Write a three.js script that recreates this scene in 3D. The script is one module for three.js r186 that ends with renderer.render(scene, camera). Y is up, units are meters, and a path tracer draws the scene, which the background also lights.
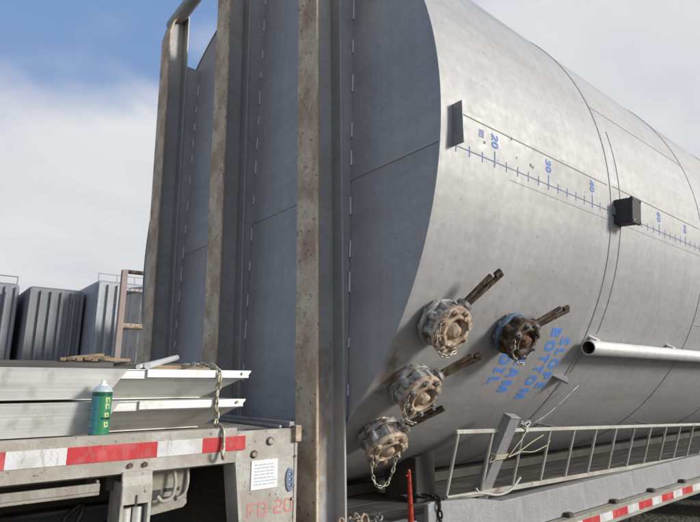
import * as THREE from 'three';
import { mergeGeometries, toCreasedNormals } from 'three/addons/utils/BufferGeometryUtils.js';
import { RoundedBoxGeometry } from 'three/addons/geometries/RoundedBoxGeometry.js';

// ------------------------------------------------------------------ camera, sky, sun, exposure
const EYE = 1.62;                                  // metres above the yard
const scene = new THREE.Scene();
const camera = new THREE.PerspectiveCamera(2 * Math.atan(261 / 533) * 180 / Math.PI, 1024 / 764, 0.05, 3000);
camera.position.set(-1.61, EYE, 3.2);
{
  const yaw = 50.64 * Math.PI / 180, pitch = 12.8 * Math.PI / 180;
  camera.lookAt(camera.position.clone().add(new THREE.Vector3(Math.cos(yaw) * Math.cos(pitch), Math.sin(pitch), -Math.sin(yaw) * Math.cos(pitch))));
}
const renderer = new THREE.WebGLRenderer({ antialias: true });
renderer.setSize(1024, 764);
renderer.toneMapping = THREE.LinearToneMapping;
renderer.toneMappingExposure = 0.78;
renderer.shadowMap.enabled = true;

const SUN_DIR = new THREE.Vector3(0.52, 0.36, 0.77).normalize();

// ---- noise
function mulberry(a) { return () => { a |= 0; a = a + 0x6D2B79F5 | 0; let t = Math.imul(a ^ a >>> 15, 1 | a); t = t + Math.imul(t ^ t >>> 7, 61 | t) ^ t; return ((t ^ t >>> 14) >>> 0) / 4294967296; }; }
const rnd = mulberry(20417);
const rr = (a, b) => a + (b - a) * rnd();
const clamp = (x, a = 0, b = 1) => Math.min(b, Math.max(a, x));
const sm = (a, b, x) => { const t = clamp((x - a) / (b - a)); return t * t * (3 - 2 * t); };
const lerp = (a, b, t) => a + (b - a) * t;
function h3(x, y, z) { let n = Math.imul(x, 374761393) + Math.imul(y, 668265263) + Math.imul(z, 1274126177) | 0; n = Math.imul(n ^ n >>> 13, 1274126177); return ((n ^ n >>> 16) >>> 0) / 4294967296; }
function vn3(x, y, z) {
  const i = Math.floor(x), j = Math.floor(y), k = Math.floor(z); let u = x - i, v = y - j, w = z - k;
  u = u * u * (3 - 2 * u); v = v * v * (3 - 2 * v); w = w * w * (3 - 2 * w);
  const a = lerp(lerp(h3(i, j, k), h3(i + 1, j, k), u), lerp(h3(i, j + 1, k), h3(i + 1, j + 1, k), u), v);
  const b = lerp(lerp(h3(i, j, k + 1), h3(i + 1, j, k + 1), u), lerp(h3(i, j + 1, k + 1), h3(i + 1, j + 1, k + 1), u), v);
  return lerp(a, b, w);
}
function fbm3(x, y, z, o = 5) { let s = 0, a = .5, n = 0; for (let i = 0; i < o; i++) { s += a * vn3(x, y, z); n += a; a *= .52; x = x * 2.03 + 17.3; y = y * 2.01 + 5.1; z = z * 2.02 + 9.7; } return s / n; }
// tileable 2-D noise: u, v in 0..1, px, py whole periods
function tn(u, v, px, py, seed) {
  const x = u * px, y = v * py, i = Math.floor(x), j = Math.floor(y); let a = x - i, b = y - j; a = a * a * (3 - 2 * a); b = b * b * (3 - 2 * b);
  const w = (n, m) => ((n % m) + m) % m;
  return lerp(lerp(h3(w(i, px), w(j, py), seed), h3(w(i + 1, px), w(j, py), seed), a), lerp(h3(w(i, px), w(j + 1, py), seed), h3(w(i + 1, px), w(j + 1, py), seed), a), b);
}
function tf(u, v, px, py, seed, o = 4) { let s = 0, a = .5, n = 0; for (let i = 0; i < o; i++) { s += a * tn(u, v, px, py, seed + i * 31); n += a; a *= .55; px *= 2; py *= 2; } return s / n; }

// ---- one sky: blue air whitening to the horizon, thin streaky cloud over it
{
  const W = 1024, H = 512, data = new Float32Array(W * H * 4);
  for (let r = 0; r < H; r++) for (let c = 0; c < W; c++) {
    const az = ((c + .5) / W - .5) * 2 * Math.PI, el = ((r + .5) / H - .5) * Math.PI;
    const dx = Math.cos(az) * Math.cos(el), dy = Math.sin(el), dz = Math.sin(az) * Math.cos(el);
    const up = Math.max(dy, 0), t = Math.pow(1 - up, 3.2);
    let R = lerp(.235, .68, t), G = lerp(.40, .78, t), B = lerp(.74, .93, t);
    // cloud sheet, flattened toward the horizon
    const k = 1 / (up + .22), px = dx * k, pz = dz * k;
    const wx = fbm3(px * .8 + 3, pz * .8 + 8, 2, 4) * 1.4, wz = fbm3(px * .8 + 31, pz * .8 + 18, 5, 4) * 1.4;
    let n = .5 + .9 * (fbm3(px * 1.1 + wx * .8 + 11.2, pz * 1.5 + wz * .8 + 4.4, 7.7, 6) - .5) + .10 * (fbm3(px * 6 + wx * 2, pz * 7 + wz * 2, 3.3, 4) - .5);
    n += .31 * sm(.70, .36, up) + .13 * dx - .06;            // cloud thickens toward the horizon and to the east
    const cl = sm(.44, .68, n), thick = sm(.55, .9, n);
    const cr = lerp(1.0, .92, thick), cg = lerp(1.005, .93, thick), cb = lerp(1.03, .96, thick);
    const puff = .90 + .24 * fbm3(px * 2.6 + wx, pz * 4.2 + wz, 9.1, 5);
    R = lerp(R, cr * puff, cl * .95); G = lerp(G, cg * puff, cl * .95); B = lerp(B, cb * (.3 + .7 * puff), cl * .95);
    const cs = dx * SUN_DIR.x + dy * SUN_DIR.y + dz * SUN_DIR.z, au = Math.pow(Math.max(cs, 0), 14) * .9 + Math.pow(Math.max(cs, 0), 3) * .22;
    R += au; G += au * .97; B += au * .9;
    if (dy < 0) { const g = sm(0, -.06, dy); R = lerp(R, .2, g); G = lerp(G, .18, g); B = lerp(B, .155, g); }
    const q = (r * W + c) * 4; data[q] = R; data[q + 1] = G; data[q + 2] = B; data[q + 3] = 1;
  }
  const sky = new THREE.DataTexture(data, W, H, THREE.RGBAFormat, THREE.FloatType);
  sky.mapping = THREE.EquirectangularReflectionMapping; sky.magFilter = THREE.LinearFilter; sky.minFilter = THREE.LinearFilter; sky.wrapS = THREE.RepeatWrapping; sky.needsUpdate = true;
  scene.background = sky; scene.environment = sky;
}
const sun = new THREE.DirectionalLight(new THREE.Color(1, .965, .9), 4.1);
sun.position.copy(SUN_DIR).multiplyScalar(40); sun.target.position.set(0, 1.5, 0);
sun.castShadow = true; sun.shadow.radius = 24; sun.shadow.mapSize.set(2048, 2048);
Object.assign(sun.shadow.camera, { left: -16, right: 16, top: 16, bottom: -16, near: 1, far: 90 });
scene.add(sun, sun.target);

// ------------------------------------------------------------------ materials
function tex(w, h, fn, srgb = true, rep = [1, 1]) {
  const d = new Uint8Array(w * h * 4);
  for (let j = 0; j < h; j++) for (let i = 0; i < w; i++) { const c = fn((i + .5) / w, (j + .5) / h), q = (j * w + i) * 4; d[q] = clamp(c[0]) * 255; d[q + 1] = clamp(c[1]) * 255; d[q + 2] = clamp(c[2]) * 255; d[q + 3] = 255; }
  const t = new THREE.DataTexture(d, w, h, THREE.RGBAFormat); t.wrapS = t.wrapT = THREE.RepeatWrapping; t.magFilter = THREE.LinearFilter; t.minFilter = THREE.LinearFilter;
  if (srgb) t.colorSpace = THREE.SRGBColorSpace; t.repeat.set(...rep); t.needsUpdate = true; return t;
}
const g3 = v => [v, v, v];
const mixc = (a, b, t) => [lerp(a[0], b[0], t), lerp(a[1], b[1], t), lerp(a[2], b[2], t)];
const M = {};
const std = o => new THREE.MeshStandardMaterial(Object.assign({ side: THREE.DoubleSide }, o));
// fine grain shared by many bump / roughness inputs
const grainT = tex(512, 512, (u, v) => g3(.5 * tf(u, v, 24, 24, 3, 5) + .5 * tf(u, v, 120, 120, 9, 2)), false, [1.6, 1.6]);
const roughT = (lo, hi, seed, rep = [.9, .9]) => tex(256, 256, (u, v) => g3(lerp(lo, hi, sm(.3, .7, tf(u, v, 7, 7, seed, 5)))), false, rep);

// shell of the tank: dull silver paint, faint streaks along the axis and mill marks round it
M.shell = std({
  map: tex(1024, 1024, (u, v) => {
    const a = tf(u, v, 4, 5, 11, 6), b = tf(u, v, 2, 46, 12, 4), c = tf(u, v, 60, 3, 13, 3), d = tf(u, v, 90, 90, 14, 2);
    let k = .66 + (a - .5) * .07 + (b - .5) * .05 + (c - .5) * .04 + (d - .5) * .05;
    const spot = sm(.78, .86, tf(u, v, 70, 90, 15, 4)), st = sm(.55, .80, tf(u, v, 3, 12, 19, 6));
    let col = [k, k * .994, k * .985]; col = mixc(col, [.585, .565, .545], st * .35); return mixc(col, [.48, .44, .40], spot * .5);
  }, true, [.42, .42]),
  metalness: .32, roughness: 1, roughnessMap: tex(512, 512, (u, v) => g3(lerp(.56, .66, tf(u, v, 5, 5, 21, 6)) + (tf(u, v, 70, 70, 22, 2) - .5) * .12), false, [.42, .42]),
  bumpMap: tex(512, 512, (u, v) => g3(.6 * tf(u, v, 3, 4, 23, 3) + .4 * tf(u, v, 80, 80, 24, 2)), false, [.42, .42]), bumpScale: .0018,
});
// bottom plate and skid webs: dark blue-grey paint, mottled
const darkMap = (rep, seed) => tex(512, 512, (u, v) => {
  const a = tf(u, v, 5, 5, seed, 6), d = tf(u, v, 110, 110, seed + 3, 2), c = tf(u, v, 40, 3, seed + 5, 4);
  const k = .84 + (a - .5) * .10 + (d - .5) * .14 + (c - .5) * .08; let col = [k * .99, k * .995, k];
  const s = sm(.55, .78, tf(u, v, 14, 3, seed + 7, 6)); col = mixc(col, [.74, .72, .70], s * .45);
  return mixc(col, [.62, .59, .56], sm(.74, .84, tf(u, v, 70, 70, seed + 9, 4)) * .5);
}, true, rep);
M.endPlate = M.shell;
M.darkSteel = std({ color: new THREE.Color().setRGB(.40, .40, .41), map: darkMap([.8, .8], 51), metalness: .25, roughness: .52, bumpMap: grainT, bumpScale: .001 });
M.greySteel = std({ color: new THREE.Color().setRGB(.44, .44, .445), map: darkMap([.9, .9], 61), metalness: .3, roughness: .5, bumpMap: grainT, bumpScale: .001 });
M.weld = std({ color: new THREE.Color().setRGB(.95, .95, .95), map: darkMap([2, 2], 65), metalness: .2, roughness: .5 });
// dried tan mud over rust on the runner faces
M.mudRust = std({
  map: tex(512, 1024, (u, v) => {
    const a = tf(u, v, 5, 9, 71, 6), d = tf(u, v, 60, 120, 72, 3), e = tf(u, v, 12, 26, 76, 5);
    let col = mixc([.71, .62, .52], [.84, .77, .67], sm(.25, .75, a)); col = mixc(col, [.60, .49, .40], sm(.56, .76, e) * .4);
    col = mixc(col, [.80, .73, .64], sm(.58, .75, tf(u, v, 8, 18, 74, 5)) * .6);
    col = mixc(col, [.40, .31, .25], sm(.71, .80, tf(u, v, 34, 70, 75, 4)) * .7);
    return col.map(x => x * (.90 + .20 * d));
  }, true, [1.6, .8]), metalness: 0, roughness: .95, bumpMap: grainT, bumpScale: .003
});
// off-white trailer paint, road grime and chips
const whiteMap = seed => tex(512, 512, (u, v) => {
  const a = tf(u, v, 4, 4, seed, 6), d = tf(u, v, 70, 70, seed + 1, 2), dr = tf(u, v, 40, 2, seed + 2, 5);
  let col = [.77, .755, .715].map(x => x * (.93 + (d - .5) * .13)); col = mixc(col, [.60, .565, .51], sm(.48, .75, a) * .75); col = mixc(col, [.62, .58, .52], sm(.58, .75, dr) * .35);
  col = mixc(col, [.30, .26, .22], sm(.74, .82, tf(u, v, 64, 52, seed + 4, 5)) * .7); return col;
}, true, [1.3, 1.3]);
M.white = std({ map: whiteMap(81), roughness: .55, bumpMap: grainT, bumpScale: .0012 });
M.grime = std({ color: new THREE.Color(.72, .71, .69), map: whiteMap(86), roughness: .75, bumpMap: grainT, bumpScale: .002 });
M.deckGrey = std({ color: new THREE.Color(.47, .465, .46), map: darkMap([1.4, 1.4], 91), roughness: .58, metalness: .15, bumpMap: grainT, bumpScale: .0015 });
M.alu = std({
  map: tex(512, 512, (u, v) => { const a = tf(u, v, 4, 4, 101, 5), b = tf(u, v, 2, 110, 102, 2), k = .84 + (a - .5) * .14 + (b - .5) * .12; let c = [k, k * .995, k * .975]; return mixc(c, [.70, .675, .63], sm(.52, .82, tf(u, v, 18, 12, 103, 6)) * .5); }, true, [1.5, 1.5]),
  metalness: .4, roughness: .5, bumpMap: grainT, bumpScale: .0003
});
M.galv = std({ map: tex(256, 256, (u, v) => { const a = tf(u, v, 9, 9, 111, 4), k = .68 + (a - .5) * .40; return mixc([k, k, k * .98], [.50, .41, .33], sm(.56, .7, tf(u, v, 6, 6, 112, 4)) * .8); }, true, [5, 5]), metalness: .5, roughness: .5, bumpMap: grainT, bumpScale: .0005 });
const rustMap = (seed, A, B, C) => tex(256, 256, (u, v) => { const a = tf(u, v, 6, 6, seed, 5); let c = mixc(A, B, sm(.3, .7, a)); return mixc(c, C, sm(.57, .7, tf(u, v, 12, 12, seed + 1, 4)) * .8); }, true, [5, 5]);
M.rustTan = std({ map: rustMap(121, [.64, .55, .47], [.80, .73, .64], [.44, .35, .28]), roughness: .85, metalness: .1, bumpMap: grainT, bumpScale: .0005 });
M.rustDark = std({ map: rustMap(125, [.26, .21, .17], [.45, .39, .32], [.15, .11, .09]), roughness: .75, metalness: .25, bumpMap: grainT, bumpScale: .0005 });
M.rustRed = std({ map: rustMap(129, [.42, .29, .23], [.55, .41, .33], [.26, .18, .14]), roughness: .85, metalness: .1, bumpMap: grainT, bumpScale: .0005 });
M.postBrown = std({ color: new THREE.Color(.55, .42, .38), map: darkMap([.7, .7], 93), roughness: .85 });
M.blueWorn = std({ map: rustMap(133, [.34, .42, .50], [.42, .50, .58], [.30, .24, .20]), roughness: .6, bumpMap: grainT, bumpScale: .0005 });
M.chainLight = std({ map: rustMap(137, [.62, .59, .52], [.80, .77, .69], [.42, .35, .26]), metalness: .5, roughness: .5 });
M.chainDark = std({ map: rustMap(141, [.15, .14, .13], [.27, .25, .23], [.1, .08, .07]), metalness: .5, roughness: .55 });
M.redPaint = std({ color: new THREE.Color('#b23a2a'), map: rustMap(145, [.85, .8, .78], [1, 1, 1], [.6, .5, .45]), roughness: .5, bumpMap: grainT, bumpScale: .001 });
M.black = std({ color: new THREE.Color(.045, .045, .048), roughness: .7, bumpMap: grainT, bumpScale: .0005 });
M.frameDark = std({ color: new THREE.Color(.16, .155, .15), map: whiteMap(95), roughness: .8 });
M.wood = std({ map: tex(512, 512, (u, v) => { const a = tf(u, v, 3, 60, 151, 3), b = tf(u, v, 5, 5, 152, 4), k = .56 + (a - .5) * .4 + (b - .5) * .2; return [k, k * .86, k * .70]; }, true, [1.2, 3]), roughness: .88, bumpMap: grainT, bumpScale: .002 });
M.woodGrey = std({ color: new THREE.Color(.42, .42, .44), map: tex(512, 512, (u, v) => { const a = tf(u, v, 3, 50, 155, 3), b = tf(u, v, 5, 5, 156, 4), k = .50 + (a - .5) * .36 + (b - .5) * .22; return [k, k * .95, k * .88]; }, true, [1, 2.2]), roughness: .9, bumpMap: grainT, bumpScale: .002 });
M.plasticTube = std({ color: new THREE.Color(.82, .82, .82), roughness: .35, metalness: .3 });
M.wire = std({ color: new THREE.Color('#aaa18b'), roughness: .6, metalness: .2 });

// ------------------------------------------------------------------ helpers
const taken = new Map();
function numbered(n) { const k = taken.get(n) || 0; taken.set(n, k + 1); return k ? n + '_' + String(k).padStart(3, '0') : n; }
const V = (x, y, z) => new THREE.Vector3(x, y, z);
// planar uv in metres, by the way each face points, shifted per piece so that no two look alike
function metreUV(geo, ou = rr(0, 9), ov = rr(0, 9)) {
  const g = geo.index ? geo.toNonIndexed() : geo, p = g.attributes.position, uv = new Float32Array(p.count * 2);
  const a = V(), b = V(), c = V(), n = V();
  for (let i = 0; i < p.count; i += 3) {
    a.fromBufferAttribute(p, i); b.fromBufferAttribute(p, i + 1); c.fromBufferAttribute(p, i + 2);
    n.subVectors(b, a).cross(V().subVectors(c, a)); const ax = Math.abs(n.x), ay = Math.abs(n.y), az = Math.abs(n.z);
    [a, b, c].forEach((q, k) => { const [s, t] = ax >= ay && ax >= az ? [q.z, q.y] : ay >= az ? [q.x, q.z] : [q.x, q.y]; uv[(i + k) * 2] = s + ou; uv[(i + k) * 2 + 1] = t + ov; });
  }
  g.setAttribute('uv', new THREE.BufferAttribute(uv, 2)); return g;
}
function thing(name, label, category, [x, y, z] = [0, 0, 0], group) {
  const o = new THREE.Group(); o.name = numbered(name); o.position.set(x, y, z); o.userData = { label, category }; if (group) o.userData.group = group; scene.add(o); return o;
}
function originOf(o) { const v = V(); for (let q = o; q && q !== scene; q = q.parent) v.add(q.position); return v; }
// geometry is given in world metres; it is moved into its parent's frame
function part(parent, name, geo, mat, keepUV = false) {
  const g = Array.isArray(geo) ? mergeGeometries(geo.map(q => { const w = keepUV ? (q.index ? q.toNonIndexed() : q) : metreUV(q); for (const k of Object.keys(w.attributes)) if (!['position', 'normal', 'uv'].includes(k)) w.deleteAttribute(k); return w; })) : keepUV ? geo : metreUV(geo);
  const o = originOf(parent); g.translate(-o.x, -o.y, -o.z);
  const m = new THREE.Mesh(g, mat); m.name = name; m.castShadow = m.receiveShadow = true; parent.add(m); return m;
}
function single(name, label, category, geo, mat, base, group, keepUV) {
  const t = part(scene, name, geo, mat, keepUV); t.geometry.translate(-base[0], -base[1], -base[2]); t.position.set(...base);
  t.name = numbered(name); t.userData = { label, category }; if (group) t.userData.group = group; return t;
}
// box between two corners, edges eased
function bx(x0, x1, y0, y1, z0, z1, r = .003) {
  const w = Math.abs(x1 - x0), h = Math.abs(y1 - y0), d = Math.abs(z1 - z0), q = Math.min(r, w * .3, h * .3, d * .3);
  const g = new RoundedBoxGeometry(w, h, d, 1, q); g.translate((x0 + x1) / 2, (y0 + y1) / 2, (z0 + z1) / 2); return g;
}
function rod(a, b, r, seg = 12, r2 = r) {
  const d = V().subVectors(b, a), g = new THREE.CylinderGeometry(r2, r, d.length(), seg); g.applyQuaternion(new THREE.Quaternion().setFromUnitVectors(V(0, 1, 0), d.clone().normalize())); g.translate((a.x + b.x) / 2, (a.y + b.y) / 2, (a.z + b.z) / 2); return g;
}
function bar(a, b, w, t, side) { // rectangular bar a->b, w along side, t across
  const d = V().subVectors(b, a), L = d.length(), y = d.normalize(), x = side.clone().addScaledVector(y, -side.dot(y)).normalize(), z = V().crossVectors(x, y);
  const g = new RoundedBoxGeometry(w, L, t, 1, Math.min(w, t) * .18); g.applyMatrix4(new THREE.Matrix4().makeBasis(x, y, z)); g.translate((a.x + b.x) / 2, (a.y + b.y) / 2, (a.z + b.z) / 2); return g;
}
function tube(pts, r, seg = 40, rad = 8, closed = false) { return new THREE.TubeGeometry(new THREE.CatmullRomCurve3(pts, closed), seg, r, rad, closed); }
// prism: outline in (x,y), pulled along z
function prismXY(pts, z0, z1, bevel = 0) {
  const s = new THREE.Shape(pts.map(p => new THREE.Vector2(p[0], p[1])));
  const g = new THREE.ExtrudeGeometry(s, { depth: z1 - z0 - 2 * bevel, bevelEnabled: bevel > 0, bevelSize: bevel, bevelThickness: bevel, bevelOffset: -bevel, bevelSegments: 1 }); g.translate(0, 0, z0 + bevel); return g;
}
function links(path, L, w, r) { // chain links along a polyline curve
  const c = new THREE.CatmullRomCurve3(path), len = c.getLength(), n = Math.max(2, Math.round(len / (L * .78))), out = [];
  const pts = []; const hw = w / 2 - r, hl = L / 2 - w / 2;
  for (let i = 0; i < 12; i++) { const a = i / 12 * 2 * Math.PI; pts.push(V(Math.cos(a) * hw, Math.sin(a) * hw + Math.sign(Math.sin(a) || 1) * Math.max(hl, .002), 0)); }
  for (let i = 0; i < n; i++) {
    const t = (i + .5) / n, p = c.getPointAt(t), d = c.getTangentAt(t).normalize(), g = tube(pts, r, 22, 6, true);
    const ref = Math.abs(d.y) > .9 ? V(0, 0, 1) : V(0, 1, 0), x = V().crossVectors(d, ref).normalize(), z = V().crossVectors(x, d);
    const roll = (i % 2 ? Math.PI / 2 : 0) + .6 + rr(-.25, .25), X = x.clone().multiplyScalar(Math.cos(roll)).addScaledVector(z, Math.sin(roll)), Z = V().crossVectors(X, d);
    g.applyMatrix4(new THREE.Matrix4().makeBasis(X, d, Z)); g.translate(p.x, p.y, p.z); out.push(g);
  }
  return out;
}
function canvasTex(w, h, draw) { const c = document.createElement('canvas'); c.width = w; c.height = h; const x = c.getContext('2d'); x.clearRect(0, 0, w, h); draw(x, w, h); const t = new THREE.CanvasTexture(c); t.colorSpace = THREE.SRGBColorSpace; t.magFilter = THREE.LinearFilter; return t; }
function struct(name, geo, mat, keepUV) { const m = part(scene, name, geo, mat, keepUV); m.userData = { kind: 'structure' }; return m; }

// ------------------------------------------------------------------ ground
{
  const g = new THREE.PlaneGeometry(1600, 1600, 1, 1); g.rotateX(-Math.PI / 2); const uv = g.attributes.uv; for (let i = 0; i < uv.count; i++) uv.setXY(i, uv.getX(i) * 1600, uv.getY(i) * 1600);
  const gm = std({ map: tex(1024, 1024, (u, v) => { const a = tf(u, v, 6, 6, 161, 6), d = tf(u, v, 140, 140, 162, 3); const k = .38 + (a - .5) * .2 + (d - .5) * .3; return [k, k * .94, k * .86]; }, true, [.22, .22]), roughness: .95, bumpMap: tex(512, 512, (u, v) => g3(tf(u, v, 60, 60, 163, 4)), false, [.5, .5]), bumpScale: .03 });
  struct('ground', g, gm, true);
}

// ------------------------------------------------------------------ the tank lying on the trailer
const R = 1.842, YC = EYE + 1.185, DECK = .955, TL = 7.62;
const SL = .0195, xd = y => .012 + SL * (y - 2.3);           // sloped bottom plate: its x at height y
const tank = thing('storage_tank', 'big silver cylindrical tank lying on its side on the trailer', 'tank', [0, YC - R, 0]);
function shellGeo(xa, xb, t0, t1, nt, nx, r, uv01 = false) {  // xa may be a function of y
  const pos = [], nor = [], uv = [], idx = [];
  for (let j = 0; j <= nt; j++) for (let i = 0; i <= nx; i++) {
    const th = lerp(t0, t1, j / nt), y = YC + r * Math.sin(th), x0 = typeof xa === 'function' ? xa(y) : xa, x = lerp(x0, xb, i / nx);
    pos.push(x, y, r * Math.cos(th)); nor.push(0, Math.sin(th), Math.cos(th)); uv.push(...(uv01 ? [i / nx, j / nt] : [x, r * th]));
  }
  for (let j = 0; j < nt; j++) for (let i = 0; i < nx; i++) { const a = j * (nx + 1) + i, b = a + 1, c = a + nx + 1, d = c + 1; idx.push(a, b, d, a, d, c); }
  const g = new THREE.BufferGeometry(); g.setAttribute('position', new THREE.Float32BufferAttribute(pos, 3)); g.setAttribute('normal', new THREE.Float32BufferAttribute(nor, 3)); g.setAttribute('uv', new THREE.Float32BufferAttribute(uv, 2)); g.setIndex(idx); return g;
}
const TAU = Math.PI * 2, D = Math.PI / 180;
const XS = [null, 1.535, 3.06, 4.585, 6.11, TL];
for (let k = 0; k < 5; k++) {
  const g0 = shellGeo(k ? XS[k] : (y => xd(y) - .014), XS[k + 1], 0, TAU, 180, 6, R, false);
  const inn = k ? null : shellGeo(y => xd(y) - .014, .25, 0, TAU, 180, 2, R - .009, false);
  let rim = null;
  if (!k) { // the cut edge of the shell
    const pos = [], nor = [], uv = [], idx = [];
    for (let j = 0; j <= 180; j++) { const th = j / 180 * TAU; for (const r of [R - .009, R]) { const y = YC + r * Math.sin(th); pos.push(xd(YC + R * Math.sin(th)) - .014, y, r * Math.cos(th)); nor.push(-1, 0, 0); uv.push(R * th, r); } }
    for (let j = 0; j < 180; j++) { const a = 2 * j; idx.push(a, a + 1, a + 3, a, a + 3, a + 2); }
    rim = new THREE.BufferGeometry(); rim.setAttribute('position', new THREE.Float32BufferAttribute(pos, 3)); rim.setAttribute('normal', new THREE.Float32BufferAttribute(nor, 3)); rim.setAttribute('uv', new THREE.Float32BufferAttribute(uv, 2)); rim.setIndex(idx);
  }
  const m = part(tank, 'shell_course', k ? g0 : [g0, inn, rim], M.shell, true);
  if (k < 4) part(tank, 'weld_seam', (() => { const t = new THREE.TorusGeometry(R + .0005, .0045, 6, 200); t.rotateY(Math.PI / 2); t.translate(XS[k + 1], YC, 0); return t; })(), M.shell);
}
{ const g = new THREE.CircleGeometry(R - .01, 120); g.rotateY(Math.PI / 2); g.translate(TL - .02, YC, 0); part(tank, 'end_plate', g, M.endPlate); }
// longitudinal seams of each course, staggered
for (const [x0, x1, th] of [[.03, 1.53, 62], [1.545, 3.05, 17], [3.07, 4.57, -24], [1.545, 3.05, -128]]) { const t = th * D; part(tank, 'weld_seam', rod(V(x0, YC + R * Math.sin(t), R * Math.cos(t)), V(x1, YC + R * Math.sin(t), R * Math.cos(t)), .0035, 6), M.shell); }
// bottom plate in two sheets, the upper lapped over the lower
{
  const seamY = 2.625 - YC, a = Math.asin(seamY / R), r = R - .010;
  const mk = (t0, t1, off, dy) => { const s = new THREE.Shape(), n = 90; for (let i = 0; i <= n; i++) { const t = lerp(t0, t1, i / n), p = [r * Math.cos(t), YC + r * Math.sin(t) + (i === 0 || i === n ? dy : 0)]; i ? s.lineTo(...p) : s.moveTo(...p); } s.closePath();
    const g = new THREE.ExtrudeGeometry(s, { depth: .008, bevelEnabled: false }); g.rotateY(-Math.PI / 2); const p = g.attributes.position; for (let i = 0; i < p.count; i++) p.setX(i, p.getX(i) + xd(p.getY(i)) + off); g.computeVertexNormals(); return g; };
  part(tank, 'bottom_plate', mk(a, Math.PI - a, .0, -.006), M.endPlate);
  part(tank, 'bottom_plate', mk(Math.PI - a, TAU + a, .0035, 0), M.endPlate);
}
// three skid beams across the bottom plate
const xf = y => -.212 - .017 * (y - 2.3);                     // runner face
const YB = .958, YT = 4.86;
const skid = [];
for (const [zc, w] of [[1.165, .165], [.145, .185], [-.985, .19]]) {
  const b = new THREE.Group(); b.name = 'skid_beam'; b.position.set(0, 0, zc); tank.add(b); b.position.y = 0; skid.push(b);
  const z0 = zc - w / 2, z1 = zc + w / 2, nose = YT - .30;
  // runner: straight, then bent back to the pipe
  part(b, 'front_flange', prismXY([[xf(YB), YB], [xf(nose), nose], [xf(nose) + .025, nose + .12], [xf(nose) + .10, YT - .06], [xf(nose) + .113, YT - .068], [xf(nose) + .039, nose + .115], [xf(nose) + .015, nose - .004], [xf(YB) + .015, YB]], z0, z1, .003), M.mudRust);
  const d = .155;
  part(b, 'web', prismXY([[xf(YB) + .014, YB + .002], [xf(nose) + .014, nose], [xf(nose) + .04, nose + .12], [xf(nose) + .105, YT - .07], [xf(YT) + d, YT - .1], [xf(YB) + d, YB + .002]], zc - .006, zc + .006), M.shell);
  part(b, 'back_flange', prismXY([[xf(YB) + d, YB + .001], [xf(YT - .08) + d, YT - .08], [xf(YT - .08) + d + .013, YT - .08], [xf(YB) + d + .013, YB + .001]], z0 + .002, z1 - .002, .002), M.shell);
  // wedge between beam and sloped plate
  const yt = YC + Math.sqrt(R * R - zc * zc) - .06, yb = Math.max(YB + .01, YC - Math.sqrt(R * R - zc * zc) + .08);
  part(b, 'wedge_plate', prismXY([[xf(yb) + d + .012, yb], [xf(yt) + d + .012, yt], [xd(yt) - .006, yt], [xd(yb) - .006, yb]], z1 - .030, z1 - .018), M.shell);
  part(b, 'wedge_plate', prismXY([[xf(yb) + d + .012, yb], [xf(yt) + d + .012, yt], [xd(yt) - .006, yt], [xd(yb) - .006, yb]], z0 + .018, z0 + .030), M.shell);
  // stitch welds along the foot of the wedge
  for (let y = yb + .1; y < yt - .1; y += .19 + rr(-.05, .08)) { const L = rr(.04, .12), xw = xd(y) - .010; part(b, 'weld_bead', rod(V(xw, y, z1 - .012), V(xd(y + L) - .010, y + L, z1 - .012 + rr(-.003, .003)), .0054, 6), M.weld); }
}
{ const px = xf(YT) + .105, p0 = -1.14, p1 = 1.32; const o = new THREE.CylinderGeometry(.057, .057, p1 - p0, 32, 1, true); o.rotateX(Math.PI / 2); o.translate(px, YT - .07, (p0 + p1) / 2);
  const i = new THREE.CylinderGeometry(.050, .050, p1 - p0, 32, 1, true); i.rotateX(Math.PI / 2); i.translate(px, YT - .07, (p0 + p1) / 2); const e = [p0, p1].map(z => { const r = new THREE.RingGeometry(.05, .057, 32); r.translate(px, YT - .07, z); return r; });
  part(tank, 'skid_pipe', [o, i, ...e], M.shell); }

// dried mud on the foot of the nearest skid beam, rust bleeding at the shell edge
const patchTex = (seed, A, B, fx, fy) => canvasTex(256, 256, (c, w, h) => { const im = c.createImageData(w, h); for (let j = 0; j < h; j++) for (let k = 0; k < w; k++) { const u = k / w, v = j / h, e = Math.min(1, 4 * Math.min(u, 1 - u), 4 * Math.min(v, 1 - v)), n = tf(u, v, fx, fy, seed, 6), a = sm(.34, .62, n * (.35 + .75 * e)), t = tf(u, v, 20, 20, seed + 40, 3), q = (j * w + k) * 4; for (let m = 0; m < 3; m++) im.data[q + m] = lerp(A[m], B[m], t); im.data[q + 3] = 255 * a * .7; } c.putImageData(im, 0, 0); });
{
  const zc = 1.165, g = new THREE.PlaneGeometry(.138, .95); g.translate(xf(1.4) + .086, 1.44, zc + .0085); part(skid[0], 'mud_crust', g, std({ map: patchTex(301, [150, 130, 106], [182, 162, 136], 6, 24), transparent: true, opacity: .6, roughness: .95 }), true);
  part(tank, 'rust_stain', shellGeo(.005, .10, -43 * D, -33 * D, 10, 2, R + .003, true), std({ map: patchTex(311, [126, 98, 72], [150, 124, 96], 4, 9), transparent: true, opacity: .6, roughness: .9 }), true);
}

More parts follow.
